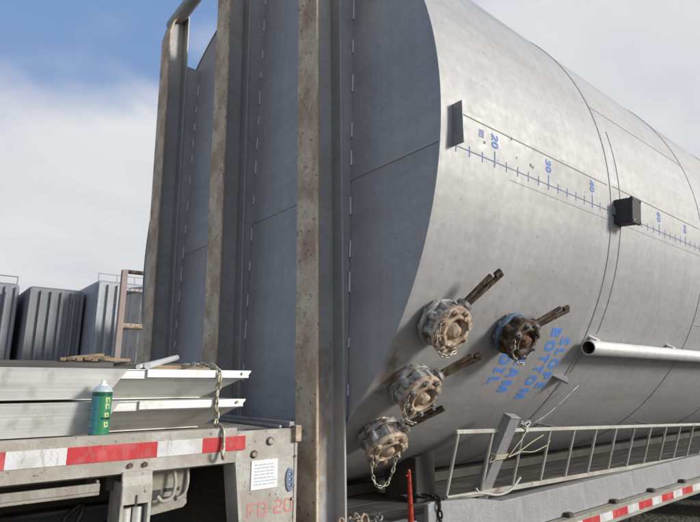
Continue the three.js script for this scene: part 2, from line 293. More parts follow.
// gauge: stand-off plate, printed scale, black float box
{
  const ang = a => a * D, P = (x, a, r) => V(x, YC + r * Math.sin(ang(a)), r * Math.cos(ang(a)));
  const a0 = 0.2, a1 = -6.4, pos = [P(.098, a0, R - .002), P(.098, a1, R - .002), P(.098, a1, R + .085), P(.098, a0, R + .085)];
  part(tank, 'gauge_bracket', bar(P(.085, (a0 + a1) / 2, R + .0).add(V(0, -.095, 0)), P(.085, (a0 + a1) / 2, R).add(V(0, .10, 0)), .006, .11, V(1, 0, 0)), M.greySteel);
  const gx0 = .095, gx1 = 4.1, gt0 = -9.5 * D, gt1 = 1 * D, W = 2048, hT = gt1 - gt0, HH = (x0, x1) => Math.round(W / (x1 - x0) * R * hT);
  const draw = (x0, x1) => (c) => {
    const H = HH(x0, x1), X = m => (m - x0) / (x1 - x0) * W, Y = deg => (gt1 - deg * D) / hT * H, ppm = W / (x1 - x0);
    c.lineCap = 'butt'; c.strokeStyle = 'rgba(92,90,88,.9)'; c.lineWidth = .0048 * ppm; c.beginPath(); c.moveTo(0, Y(-.7)); c.lineTo(W, Y(-.95)); c.stroke();
    c.strokeStyle = 'rgba(88,104,146,.75)'; c.lineWidth = .0055 * ppm; c.beginPath(); c.moveTo(0, Y(-5.7)); c.lineTo(W, Y(-5.85)); c.stroke();
    c.strokeStyle = 'rgba(120,120,120,.35)'; c.lineWidth = .005 * ppm; c.beginPath(); c.moveTo(X(.5), Y(-7.5)); c.lineTo(W, Y(-7.6)); c.stroke();
    for (let i = 0; i < 43; i++) {
      const m = .106 + i * .0925; if (m < x0 - .02 || m > x1 + .02) continue; const long = i % 5 === 3; c.strokeStyle = long ? 'rgba(76,106,168,.9)' : 'rgba(84,106,158,.85)'; c.lineWidth = (long ? .008 : .0065) * ppm;
      c.beginPath(); c.moveTo(X(m), Y(long ? -4.15 : -5.0)); c.lineTo(X(m), Y(-6.55)); c.stroke();
      if (long) { c.save(); c.translate(X(m), Y(-2.6)); c.rotate(Math.PI / 2); c.scale(1, 1); c.lineWidth = .002 * ppm; c.strokeStyle = 'rgba(84,122,190,.95)'; c.font = `bold ${Math.round(.066 * ppm)}px sans-serif`; c.textAlign = 'center'; c.textBaseline = 'middle'; c.fillStyle = 'rgba(84,122,190,.95)'; c.fillText(String(20 + (i - 3) * 2), 0, 0); c.strokeText(String(20 + (i - 3) * 2), 0, 0); c.restore(); }
    }
    // worn small marks below the first number
    c.fillStyle = 'rgba(64,100,172,.75)'; for (let k = 0; k < 4; k++) c.fillRect(X(.262), Y(-1.75) + k * .010 * ppm, .040 * ppm, .0065 * ppm); c.fillStyle = 'rgba(60,60,70,.7)'; c.fillRect(X(.298), Y(-3.3), .014 * ppm, .012 * ppm);
    c.fillStyle = 'rgba(70,62,52,.6)'; for (const [m, a, s] of [[.52, -.9, .016], [.56, -3.6, .012], [.68, -3.8, .02], [.70, -4.0, .016]]) { c.beginPath(); c.arc(X(m), Y(a), s * .5 * ppm, 0, 7); c.fill(); }
    const q = mulberry(5 + Math.round(x0 * 10)); c.globalCompositeOperation = 'destination-out'; for (let k = 0; k < 1500; k++) { c.fillStyle = `rgba(0,0,0,${.15 + q() * .4})`; c.beginPath(); c.arc(q() * W, q() * H, 1 + q() * q() * 8, 0, 7); c.fill(); }
  };
  for (const [a, b] of [[gx0, 1.5], [1.57, 3.0]]) { const g = shellGeo(a, b, gt0, gt1, 20, 4, R + .0012, true); part(tank, 'gauge_scale', g, std({ map: canvasTex(W, HH(a, b), draw(a, b)), transparent: true, roughness: .6, alphaTest: 0 }), true); }
  const bm = part(tank, 'gauge_box', (() => { const g = new RoundedBoxGeometry(.11, .15, .10, 2, .01); const c = P(1.63, -5.6, R + .045); g.rotateX(5.6 * D); g.translate(c.x, c.y, c.z); return g; })(), M.black);
  part(bm, 'foot', (() => { const g = new RoundedBoxGeometry(.17, .05, .008, 1, .002); const c = P(1.63, -5.6, R + .006); g.rotateX(5.6 * D); g.translate(c.x, c.y, c.z); return g; })(), M.galv);
  for (const [u, v] of [[-.045, -.062], [.045, -.062], [-.045, .062], [.045, .062]]) part(bm, 'screw', (() => { const g = new THREE.CylinderGeometry(.006, .006, .006, 8); g.rotateX(Math.PI / 2); const c = P(1.63, -5.6, R + .112); g.translate(u, v, 0); g.rotateX(5.6 * D); g.translate(c.x, c.y, c.z); return g; })(), M.galv);
  part(bm, 'lid', (() => { const g = new RoundedBoxGeometry(.118, .158, .018, 1, .004); const c = P(1.63, -5.6, R + .1); g.rotateX(5.6 * D); g.translate(c.x, c.y, c.z); return g; })(), M.black);
}
// stencilled words, read with the tank standing up
{
  const x0 = .74, x1 = 1.42, t0 = -46.5 * D, t1 = -26.5 * D, W = 1024, H = Math.round(1024 * (t1 - t0) * R / (x1 - x0)), ppm = W / (x1 - x0);
  const t = canvasTex(W, H, (c) => {
    const X = m => (m - x0) * ppm, Y = a => (t1 - a * D) * R * ppm; c.fillStyle = c.strokeStyle = 'rgba(98,146,228,.93)'; c.lineWidth = .006 * ppm; c.textAlign = 'center'; c.textBaseline = 'middle'; c.font = `bold ${Math.round(.126 * ppm)}px sans-serif`;
    for (const [w, m, a, k] of [['SLOPE', 1.335, -36.0, .80], ['BOTTOM', 1.205, -36.4, .80], ['STEAM', .985, -36.4, .80], ['COIL', .845, -36.0, .80]]) {
      c.save(); c.translate(X(m), Y(a)); c.rotate(Math.PI / 2); c.scale(k, 1); let tw = 0; const ws = [...w].map(ch => c.measureText(ch).width + .020 * ppm); tw = ws.reduce((p, q) => p + q, 0); let x = -tw / 2; [...w].forEach((ch, i) => { c.fillText(ch, x + ws[i] / 2, 0); c.strokeText(ch, x + ws[i] / 2, 0); x += ws[i]; }); c.restore();
    }
    const q = mulberry(77); c.globalCompositeOperation = 'destination-out';
    for (let k = 0; k < 2600; k++) { c.fillStyle = `rgba(0,0,0,${.08 + q() * .3})`; c.beginPath(); c.arc(q() * W, q() * H, 1 + q() * q() * 9, 0, 7); c.fill(); }
  });
  part(tank, 'stencil_lettering', shellGeo(x0, x1, t0, t1, 40, 4, R + .0012, true), std({ map: t, transparent: true, roughness: .6 }), true);
}
// open pipe alongside the shell, its saddle and a small lifting fin
{
  const a = -31.2 * D, c = V(0, Math.sin(a), Math.cos(a)), P = (x, r, da = 0) => V(x, YC + r * Math.sin(a + da * D), r * Math.cos(a + da * D));
  const y = P(0, R + .062), o = new THREE.CylinderGeometry(.044, .044, 2.9, 32, 1, true), i = new THREE.CylinderGeometry(.037, .037, 2.9, 32, 1, true), e = new THREE.RingGeometry(.037, .044, 32);
  for (const g of [o, i]) { g.rotateZ(Math.PI / 2); g.translate(1.50 + 1.45, y.y, y.z); } e.rotateY(-Math.PI / 2); e.translate(1.50, y.y, y.z);
  const p = part(tank, 'side_pipe', [o, e], M.alu); part(p, 'bore', i, M.rustDark);  // bore coloured dark for the shade inside the pipe
  part(p, 'bore_shade_disc', (() => { const g = new THREE.CircleGeometry(.0365, 24); g.rotateY(-Math.PI / 2); g.translate(1.70, y.y, y.z); return g; })(), M.black);  // black disc stands in for the shade deeper in the pipe
  for (const x of [1.60, 2.75, 3.9]) part(p, 'saddle', bar(P(x, R - .004, 1.4), P(x, R + .055, 1.4), .05, .012, V(1, 0, 0)), M.alu);
  part(tank, 'lug', prismXY([[1.40, 0], [1.56, 0], [1.545, .02], [1.47, .075]], -.006, .006, .001).applyMatrix4(new THREE.Matrix4().makeRotationX(Math.PI / 2 + 38 * D)).translate(0, YC + (R - .002) * Math.sin(-38.6 * D), (R - .002) * Math.cos(-38.6 * D)), M.greySteel);
  part(tank, 'seam_strip', [shellGeo(1.58, 1.588, -37.5 * D, -34 * D, 4, 1, R + .006), shellGeo(1.56, 1.568, -42 * D, -38.5 * D, 4, 1, R + .006)], M.greySteel);
  part(tank, 'weld_seam', (() => { const pts = []; for (let k = 0; k <= 24; k++) { const th = lerp(-29, 12, k / 24) * D; pts.push(V(1.66 + .0 * k, YC + (R + .001) * Math.sin(th), (R + .001) * Math.cos(th))); } return tube(pts, .003, 48, 5); })(), M.shell);
}
// ---- valves
function valve(x, deg, hang, opt) {
  const th = deg * D, n = V(0, Math.sin(th), Math.cos(th)), ux = V(1, 0, 0), up = V(0, Math.cos(th), -Math.sin(th));
  const v = new THREE.Group(); v.name = 'drain_valve'; const base = V(x, YC + R * n.y, R * n.z); v.position.copy(base).sub(tank.position); tank.add(v);
  const mat = new THREE.Matrix4().makeBasis(ux, n, V().crossVectors(ux, n)); mat.setPosition(base);
  const put = (name, gs, m) => { const a = (Array.isArray(gs) ? gs : [gs]).map(g => g.applyMatrix4(mat)); return part(v, name, a.length > 1 ? a : a[0], m); };
  const lathe = pts => new THREE.LatheGeometry(pts.map(p => new THREE.Vector2(...p)), 36);
  const hex = (r, y0, y1, px, pz, s = 6) => { const g = new THREE.CylinderGeometry(r, r, y1 - y0, s); g.translate(px, (y0 + y1) / 2, pz); return g; };
  put('nozzle', lathe([[.085, -.02], [.082, .004], [.062, .010], [.060, .05]]), opt.inner);
  put('inner_flange', lathe([[.058, .022], [.108, .022], [.111, .025], [.111, .042], [.108, .045], [.07, .045]]), opt.inner);
  put('valve_body', [lathe([[.06, .045], [.083, .046], [.088, .052], [.088, .094], [.083, .1], [.05, .1]]), ...Array.from({ length: 8 }, (_, k) => { const a = (k + .5) / 8 * TAU; return hex(.021, .047, .099, .083 * Math.cos(a), .083 * Math.sin(a), 12); })], opt.body);
  put('outer_flange', lathe([[.05, .1], [.105, .1], [.109, .104], [.109, .12], [.105, .124], [.076, .124], [.074, .134], [.066, .137], [.056, .135], [.053, .112], [.0, .108]]), opt.outer);
  put('plug', lathe([[.047, .106], [.047, .118], [.03, .124], [.028, .142], [.018, .146], [0, .146]]), opt.plug);
  for (let k = 0; k < 8; k++) { const a = (k + .5) / 8 * TAU, c = .0905 * Math.cos(a), s = .0905 * Math.sin(a), e = rr(0, .012); put('stud', [hex(.0085, .012, .138 + e, c, s, 8), hex(.0155, .1235, .134, c, s), hex(.0155, .010, .0225, c, s)], opt.bolt); }
  // cam ears on the outlet
  for (const s of [-1, 1]) { const g = new RoundedBoxGeometry(.018, .03, .05, 1, .004); g.translate(s * .069, .137, 0); g.rotateY(-hang * D + Math.PI / 2); put('cam_ear', g, opt.outer); }
  const hd = V(Math.cos(hang * D), 0, -Math.sin(hang * D)), sd = V(Math.sin(hang * D), 0, Math.cos(hang * D)), at = (r, y, s = 0) => V(hd.x * r + sd.x * s, y, hd.z * r + sd.z * s);
  put('stem_neck', [rod(at(.08, .073), at(.142, .073), .024, 14), rod(at(.120, .073), at(.134, .073), .036, 14)], opt.body);
  const [l0, l1] = [.128, .158 + opt.len];
  put('handle', [bar(at(l0, .075, .012), at(l1, .105, .010),   .023, .018, sd.clone()), bar(at(l0, .075, -.014), at(l1 * .88, .093, -.022),   .019, .015, sd.clone()), bar(at(l1 - .03, .100, .0), at(l1 + .006, .106, .0),   .040, .020, sd.clone())], opt.handle);
  return { v, base, n, up, put, at };
}
const o1 = { inner: M.galv, body: M.galv, outer: M.rustTan, plug: M.rustTan, bolt: M.rustTan, handle: M.rustDark, len: .185 };
const o2 = { inner: M.rustDark, body: M.rustDark, outer: M.rustDark, plug: M.rustRed, bolt: M.galv, handle: M.rustDark, len: .19 };
const v1 = valve(.185, -29.6, 57, o1), v2 = valve(.735, -30.2, 34, { ...o2, inner: M.blueWorn }), v3 = valve(.190, -39.6, 42, { ...o1, bolt: M.galv }), v4 = valve(.200, -49.6, 58, { ...o1, len: .165 });
// retaining chains hung on three valves
function hangChain(vv, pts) { const b = V().copy(vv.base).addScaledVector(vv.n, .13); const P = pts.map(([x, u, n]) => b.clone().add(V(x, 0, 0)).addScaledVector(vv.up, u).addScaledVector(vv.n, n)); part(vv.v, 'retaining_chain', links(P, .030, .019, .0035), M.chainLight); }
hangChain(v4, [[-.09, -.02, .01], [-.075, -.085, .05], [-.03, -.135, .09], [.02, -.13, .09], [.05, -.07, .05], [.055, -.03, .02]]);
hangChain(v1, [[-.10, .03, .0], [-.105, -.03, .01], [-.08, -.085, .02], [-.03, -.105, .03], [.03, -.085, .02]]);
hangChain(v2, [[-.09, .0, .0], [-.085, -.06, .01], [-.045, -.10, .03], [.01, -.105, .03]]);
hangChain(v3, [[-.10, .02, .0], [-.10, -.05, .01], [-.06, -.10, .03], [0, -.115, .03]]);
// ---- ladder fixed along the shell
{
  const lad = new THREE.Group(); lad.name = 'ladder'; lad.position.set(.62, 0, 1.3); tank.add(lad);
  const yT = x => 1.366 - .036 * (x - .68), yB = x => 1.024 - .020 * (x - .68), x0 = .66, x1 = 5.2;
  part(lad, 'rail', bar(V(x0, yT(x0), 1.30), V(x1, yT(x1), 1.29), .022, .022, V(0, 1, 0)), M.white);
  part(lad, 'rail', bar(V(x0 + .01, yB(x0), 1.205), V(x1, yB(x1), 1.205), .026, .022, V(0, 1, 0)), M.white);
  for (let x = .67; x < 5.2; x += .295) part(lad, 'rung', rod(V(x, yB(x), 1.205), V(x + .012, yT(x), 1.30), .0095, 10), M.white);
  for (const x of [1.72, 3.2, 4.6]) part(lad, 'standoff', bar(V(x, yT(x), 1.29), V(x, yT(x) + .02, 1.12), .04, .008, V(1, 0, 0)), M.greySteel);
}

// ------------------------------------------------------------------ drop-deck trailer
const trailer = thing('drop_deck_trailer', 'dirty off white drop deck trailer with red and white reflective tape under the tank', 'trailer', [2, 0, 0]);
const GX = -.33;                                              // where the raised front deck ends
{
  const T = (n, g, m, p = trailer) => part(p, n, g, m);
  // raised front deck
  T('deck_sheet', bx(-3.45, GX - .004, 1.405, 1.437, -1.27, 1.272, .004), M.grime);
  const ch = [[1.302, 1.452], [1.302, 1.329], [1.262, 1.318], [1.252, 1.318], [1.252, 1.326], [1.290, 1.336], [1.290, 1.440], [1.272, 1.440], [1.272, 1.452]];
  const sr = prismXY(ch.map(([z, y]) => [z, y]), 0, 2.84, 0); sr.rotateY(-Math.PI / 2); sr.translate(-.605, 0, 0); T('side_rail', sr, M.white);
  { const g = prismXY(ch.map(([z, y]) => [z, y]), 0, 2.84, 0); g.rotateY(-Math.PI / 2); g.scale(1, 1, -1); g.index && 0; g.translate(-.605, 0, 0); T('side_rail', toCreasedNormals(g, .5), M.white); }
  T('end_rail', [bx(GX - .030, GX - .004, 1.438, 1.462, -1.27, 1.285), bx(GX - .075, GX - .062, 1.438, 1.450, -1.27, 1.28)], M.greySteel);
  T('corner_bracket', bx(GX - .02, GX + .010, 1.385, 1.448, 1.286, 1.318, .004), M.rustTan);
  // reflective tape on the side rail: 11 inch red, 7 inch white
  const tp = (n, x0, x1, y, z, m) => T(n, bx(x0, x1, y, y + .0508, z, z + .0022, .0006), m);
  const tapeTex = (A, B, seed) => tex(256, 256, (u, v) => { const k = Math.abs(((u * 24 + v * 24) % 1) - .5) < .06 || Math.abs((((u - v) * 24 % 1) + 1) % 1 - .5) < .06 ? .93 : 1; let c = A.map(x => x * k); c = mixc(c, B, sm(.42, .72, tf(u, v, 5, 5, seed, 6)) * .7); return mixc(c, [.62, .56, .52], sm(.60, .80, tf(u, v, 30, 12, seed + 3, 5)) * .45); }, true, [2.5, 2.5]);
  const red = std({ map: tapeTex([.76, .22, .23], [.82, .46, .45], 171), roughness: .35 }), wht = std({ map: tapeTex([.86, .86, .86], [.74, .72, .69], 175), roughness: .35 });
  let x = -.5685; tp('reflective_tape_red', x - .172, x, 1.371, 1.3025, red); x -= .1725;
  for (let k = 0; k < 12; k++) { if (k % 2) { tp('reflective_tape_red', x - .279, x, 1.371, 1.3025, red); x -= .2795; } else { tp('reflective_tape_white', x - .163, x, 1.371, 1.3025, wht); x -= .1635; } }
  // drop panel with the unit number
  const np = T('neck_panel', prismXY([[GX, 1.437], [-.604, 1.437], [-.606, 1.32], [-.585, 1.15], [-.56, .96], [-.50, .66], [GX, .66]], 1.20, 1.298, .004), M.white);
  T('neck_edge', [prismXY([[-.604, 1.318], [-.592, 1.318], [-.573, 1.15], [-.548, .96], [-.50, .68], [-.512, .68], [-.56, .96], [-.585, 1.15]], 1.298, 1.3015, 0), bx(GX - .012, GX + .001, .67, 1.432, 1.2975, 1.3018, .001)], M.white);
  T('end_face', bx(GX - .05, GX, .66, 1.402, -1.25, 1.2, .004), M.frameDark);
  { const b2 = T('neck_panel', prismXY([[GX, 1.437], [-.604, 1.437], [-.606, 1.32], [-.585, 1.15], [-.50, .66], [GX, .66]], -1.298, -1.20, .004), M.white); }
  const dec = (n, w, h, cx, cy, draw, px = 256, op = {}) => { const g = new THREE.PlaneGeometry(w, h); g.translate(cx, cy, 1.2992); return part(np, n, g, std(Object.assign({ map: canvasTex(px, Math.round(px * h / w), draw), transparent: true, roughness: .5 }, op)), true); };
  dec('unit_number', .205, .060, -.447, 1.150, (c, w, h) => {
    c.strokeStyle = 'rgba(208,138,130,.9)'; c.lineWidth = h * .125; c.lineJoin = 'round'; c.lineCap = 'butt';
    const S = (ox, pts) => { c.beginPath(); pts.forEach(([a, b], i) => { const X = (ox + a * .15) * w, Y = h * (.14 + b * .72); i ? c.lineTo(X, Y) : c.moveTo(X, Y); }); c.stroke(); };
    S(.03, [[0, 1], [0, 0], [1, 0]]); S(.03, [[0, .5], [.85, .5]]);
    S(.25, [[0, 0], [.75, 0], [1, .2], [1, .8], [.75, 1], [0, 1], [0, 0]]);
    S(.475, [[0, .5], [.33, .5]]);
    S(.60, [[0, 0], [.85, 0], [1, .12], [1, .42], [.85, .5], [.15, .5], [0, .62], [0, 1], [1, 1]]);
    S(.82, [[.15, 0], [.85, 0], [1, .15], [1, .85], [.85, 1], [.15, 1], [0, .85], [0, .15], [.15, 0]]);
    const q = mulberry(9); c.globalCompositeOperation = 'destination-out'; for (let k = 0; k < 120; k++) { c.fillStyle = `rgba(0,0,0,${.2 + q() * .4})`; c.fillRect(q() * w, q() * h, 1 + q() * 5, 1 + q() * 3); }
  }, 512);
  { const s = part(np, 'data_plate', bx(-.537, -.420, 1.221, 1.327, 1.2985, 1.3020, .0006), std({ color: new THREE.Color(.78, .78, .77), roughness: .4 }));
    const g = new THREE.PlaneGeometry(.112, .10); g.translate(-.4785, 1.274, 1.3026); part(np, 'data_print', g, std({ map: canvasTex(256, 228, (c, w, h) => { const q = mulberry(31); c.fillStyle = 'rgba(130,150,190,.4)'; for (let r = 0; r < 7; r++) { let x = 24; while (x < w - 40) { const l = 8 + q() * 34; c.fillRect(x, 28 + r * 27, l, 8); x += l + 7; } } }), transparent: true, roughness: .5 }), true); }
  { const s = new THREE.Shape(); s.absellipse(0, 0, .017, .043, 0, TAU); const g = new THREE.ExtrudeGeometry(s, { depth: .003, bevelEnabled: true, bevelSize: .002, bevelThickness: .002, bevelSegments: 2, curveSegments: 32 }); g.translate(-.362, 1.243, 1.2995);
    const bd = part(np, 'oval_badge', g, std({ color: new THREE.Color('#8894a6'), roughness: .3, metalness: .4 })); const b2 = new THREE.PlaneGeometry(.03, .08); b2.translate(-.362, 1.243, 1.3052);
    part(np, 'badge_print', b2, std({ map: canvasTex(96, 256, (c, w, h) => { c.fillStyle = 'rgba(38,60,105,.9)'; for (const y of [.18, .42, .66]) { c.beginPath(); c.ellipse(w * .58, h * (y + .08), w * .2, h * .075, -.4, 0, 7); c.fill(); } c.fillStyle = 'rgba(225,232,240,.9)'; for (const y of [.2, .44, .68]) { c.beginPath(); c.ellipse(w * .42, h * (y + .05), w * .13, h * .03, .5, 0, 7); c.fill(); } }), transparent: true, roughness: .4 }), true); }
  for (const [bxx, by, r] of [[-.458, 1.394, .014], [-.527, 1.350, .013], [-.338, 1.33, .005], [-.35, 1.17, .005]]) { const g = new THREE.CylinderGeometry(r * .8, r, .010, 6); g.rotateX(Math.PI / 2); g.translate(bxx, by, 1.303); part(np, 'bolt', g, M.galv); const w = new THREE.CylinderGeometry(r * 1.15, r * 1.15, .004, 20); w.rotateX(Math.PI / 2); w.translate(bxx, by, 1.2995); part(np, 'washer', w, M.rustDark); }
  // frame under the front deck
  for (const s of [-1, 1]) T('main_beam', [bx(-3.4, -.5, 1.10, 1.395, s * .50 - .01, s * .50 + .01), bx(-3.4, -.5, 1.085, 1.10, s * .5 - .09, s * .5 + .09)], M.frameDark);
  for (let x = -3.2; x < -.6; x += .55) T('cross_member', bx(x - .04, x + .04, 1.27, 1.398, -1.24, 1.24), M.frameDark);
  T('under_deck_dark_sheet', bx(-1.45, -.62, .62, 1.25, .48, .495), M.black);  // black sheet added for the darkness under the front deck
  // winch bracket, hook plate, tool tray under the rail
  const wb = T('winch_bracket', [prismXY([[1.30, 1.334], [1.312, 1.334], [1.312, 1.318], [1.372 - .05, 1.292], [1.372 - .05, 1.235], [1.31, 1.235], [1.31, 1.29], [1.30, 1.30]], 0, .098, .002).rotateY(-Math.PI / 2).translate(-.916, 0, 0), bx(-1.016, -1.004, 1.02, 1.30, 1.20, 1.320), bx(-.928, -.916, 1.02, 1.30, 1.20, 1.320)], M.white);
  part(wb, 'slot', bx(-.971, -.963, 1.228, 1.262, 1.3205, 1.3235, .001), M.black);
  for (const cx of [-.985, -.948]) part(wb, 'roller', (() => { const g = new THREE.CylinderGeometry(.016, .016, .17, 18); g.translate(cx, 1.135, 1.285); return g; })(), M.alu);
  for (const cx of [-.99, -.942]) part(wb, 'bolt', (() => { const g = new THREE.CylinderGeometry(.009, .009, .01, 6); g.rotateX(Math.PI / 2); g.translate(cx, 1.352, 1.306); return g; })(), M.rustDark);
  const hp = T('hook_plate', [prismXY([[-.916, 1.315], [-.752, 1.315], [-.745, 1.19], [-.758, 1.178], [-.916, 1.162]], 1.195, 1.207, .002)], M.grime);
  part(hp, 'hook', tube([V(-.81, 1.31, 1.235), V(-.808, 1.26, 1.245), V(-.822, 1.222, 1.245), V(-.85, 1.215, 1.24), V(-.866, 1.232, 1.235)], .007, 30, 8), M.white);
  part(hp, 'rib', tube([V(-.752, 1.312, 1.215), V(-.752, 1.26, 1.22), V(-.762, 1.225, 1.218), V(-.785, 1.21, 1.213)], .006, 24, 8), M.white);
  part(hp, 'slot', [bx(-.885, -.845, 1.215, 1.248, 1.2072, 1.2088, .0005), bx(-.835, -.775, 1.238, 1.250, 1.2072, 1.2088, .0005), bx(-.835, -.785, 1.212, 1.222, 1.2072, 1.2088, .0005)], M.black);
  T('tool_tray', [bx(-1.55, -1.072, 1.268, 1.278, 1.16, 1.285), bx(-1.55, -1.072, 1.278, 1.304, 1.272, 1.285), bx(-1.082, -1.072, 1.278, 1.312, 1.16, 1.272)], M.grime);
  T('air_hose', tube([V(-1.35, 1.05, 1.12), V(-1.14, 1.10, 1.15), V(-1.09, 1.19, 1.16), V(-1.08, 1.22, 1.14), V(-1.13, 1.17, 1.12), V(-1.06, 1.12, 1.13), V(-.99, 1.14, 1.1)], .009, 60, 8), M.chainDark);
  // low deck: planks, side beams, rub rail, tape
  for (let k = 0; k < 12; k++) { const z0 = -1.17 + k * .195; T('deck_plank', bx(GX + .004, 9.5, DECK - .045, DECK - rr(.0, .004), z0, z0 + .188, .004), M.woodGrey); }
  for (const s of [-1, 1]) T('added_light_block', bx(GX + .05, 8.5, DECK + .001, DECK + .062, s * .50 - .07, s * .50 + .07, .006), M.frameDark);  // added beams that block light from the far side under the tank
  for (const s of [-1, 1]) {
    T('side_beam', [bx(.46, 9.5, .80, .972, s * 1.185, s * 1.262, .004)], M.deckGrey);
    T('side_beam', [bx(GX + .002, .405, .80, .968, s * 1.185, s * 1.255, .004)], M.deckGrey);
    T('rub_rail', [bx(GX + .002, 9.5, .785, .800, s * 1.262, s * 1.32, .003), bx(GX + .002, 9.5, .695, .785, s * 1.305, s * 1.318, .003)], M.grime);
  }
  T('corner_plate', [prismXY([[.445, .80], [.445, 1.04], [.475, 1.048], [.80, 1.024], [1.02, .985], [1.02, .80]], 1.2625, 1.290, .003)], M.deckGrey);
  for (let x = GX + .2; x < 9.4; x += .61) T('stake_pocket', bx(x, x + .05, .80, .826, 1.264, 1.306, .004), M.frameDark);
  let tx = .215; for (let k = 0; k < 40 && tx < 9.3; k++) { const L = k % 2 ? .178 : .222; T(k % 2 ? 'reflective_tape_white' : 'reflective_tape_red', bx(tx, tx + L, .722, .7728, 1.3185, 1.3205, .0006), k % 2 ? wht : red); tx += L + .001; }
  for (const s of [-1, 1]) T('low_main_beam', [bx(GX, 9.5, .45, .90, s * .5 - .012, s * .5 + .012), bx(GX, 9.5, .43, .45, s * .5 - .1, s * .5 + .1)], M.frameDark);
  for (let x = 0; x < 9.4; x += .6) T('cross_member', bx(x - .04, x + .04, .8, .908, -1.18, 1.18), M.frameDark);
  for (const x of [7.0, 8.3]) for (const s of [-1, 1]) { const t = new THREE.LatheGeometry([[.2, -.12], [.36, -.14], [.41, -.12], [.425, -.08], [.425, .08], [.41, .12], [.36, .14], [.2, .12]].map(p => new THREE.Vector2(...p)), 40); t.rotateX(Math.PI / 2); t.translate(x, .43, s * .95); const w = T('wheel', t, M.black); const h = new THREE.LatheGeometry([[0, .06], [.08, .07], [.1, .02], [.2, .03], [.22, .1], [.22, -.1], [.1, -.02], [0, -.06]].map(p => new THREE.Vector2(...p)), 32); h.rotateX(Math.PI / 2); h.translate(x, .43, s * .95); part(w, 'rim', h, M.grime); T('axle', rod(V(x, .43, s * .2), V(x, .43, s * .9), .06), M.frameDark); }
}

// ------------------------------------------------------------------ tractor out of view, placed to keep sky light off the tank end
{
  const t = thing('unseen_truck_tractor', 'unseen grey sleeper cab truck tractor, out of view, placed to darken the tank end', 'truck', [-5.5, 0, 0]), P = (n, g, m, p = t) => part(p, n, g, m);
  const paint = new THREE.MeshPhysicalMaterial({ color: new THREE.Color().setRGB(.22, .22, .225), roughness: .35, clearcoat: .8, clearcoatRoughness: .1, side: THREE.DoubleSide }), glass = std({ color: new THREE.Color(.03, .035, .04), roughness: .08 });
  for (const s of [-1, 1]) P('chassis_rail', bx(-9.6, -1.9, .72, .98, s * .43 - .04, s * .43 + .04, .005), M.frameDark);
  P('fifth_wheel', bx(-3.35, -2.55, .985, 1.08, -.45, .45, .03), M.frameDark);
  P('sleeper', prismXY([[-4.05, .95], [-4.05, 3.85], [-4.25, 4.02], [-5.35, 3.95], [-5.9, 3.55], [-5.9, .95]], -1.24, 1.24, .06), paint);  // unseen sleeper screens the tank end from the sky
  const cab = P('cab', prismXY([[-5.88, .75], [-5.88, 3.1], [-6.25, 3.05], [-7.15, 2.05], [-7.15, .75]], -1.12, 1.12, .05), paint);
  P('windscreen', prismXY([[-6.32, 2.98], [-7.10, 2.11], [-7.13, 2.13], [-6.35, 3.02]], -1.0, 1.0), glass, cab);
  for (const s of [-1, 1]) P('side_window', prismXY([[-6.0, 2.1], [-6.0, 2.85], [-6.3, 2.85], [-6.95, 2.1]], s * 1.122 - .004, s * 1.122 + .004), glass, cab);
  P('hood', prismXY([[-7.13, .8], [-7.13, 2.0], [-8.6, 1.75], [-8.95, 1.55], [-8.95, .8]], -.72, .72, .06), paint);
  P('grille', bx(-8.99, -8.955, .85, 1.5, -.45, .45, .01), M.alu); P('bumper', bx(-9.35, -9.0, .38, .72, -1.2, 1.2, .06), M.alu);
  for (const s of [-1, 1]) { P('fender', prismXY([[-7.4, .75], [-7.5, 1.15], [-7.9, 1.32], [-8.4, 1.25], [-8.8, .85], [-8.65, .8], [-8.3, 1.1], [-7.9, 1.17], [-7.65, 1.0], [-7.55, .75]], s * .95 - .2, s * .95 + .2, .01), paint); P('headlight', bx(-8.93, -8.75, 1.0, 1.2, s * .9 - .14, s * .9 + .14, .03), M.plasticTube); P('exhaust_stack', rod(V(-4.0, 1.0, s * 1.13), V(-4.0, 4.3, s * 1.13), .075, 20), M.alu);
    { const g = new THREE.CylinderGeometry(.31, .31, 1.3, 32); g.rotateZ(Math.PI / 2); g.translate(-5.7, .68, s * .88); P('fuel_tank', g, M.alu); }
    for (const [x, z, w] of [[-2.35, .93, .5], [-3.65, .93, .5], [-8.1, 1.0, .28]]) { const h = w / 2, ty = new THREE.LatheGeometry([[.28, -h * .85], [.42, -h], [.49, -h * .85], [.5, -h * .6], [.5, h * .6], [.49, h * .85], [.42, h], [.28, h * .85]].map(p => new THREE.Vector2(...p)), 40); ty.rotateX(Math.PI / 2); ty.translate(x, .503, s * z); const wh = P('wheel', ty, M.black); const rg = new THREE.LatheGeometry([[0, h * .5], [.12, h * .5], [.14, .0], [.26, .02], [.29, h * .8], [.29, -h * .8], [.14, -.02], [0, -h * .3]].map(p => new THREE.Vector2(...p)), 32); rg.rotateX(Math.PI / 2); if (s < 0) rg.rotateY(Math.PI); rg.translate(x, .503, s * z); P('rim', rg, M.alu, wh); }
  }
  for (const x of [-2.35, -3.65, -8.1]) P('axle', rod(V(x, .503, -.9), V(x, .503, .9), .07), M.frameDark);
}

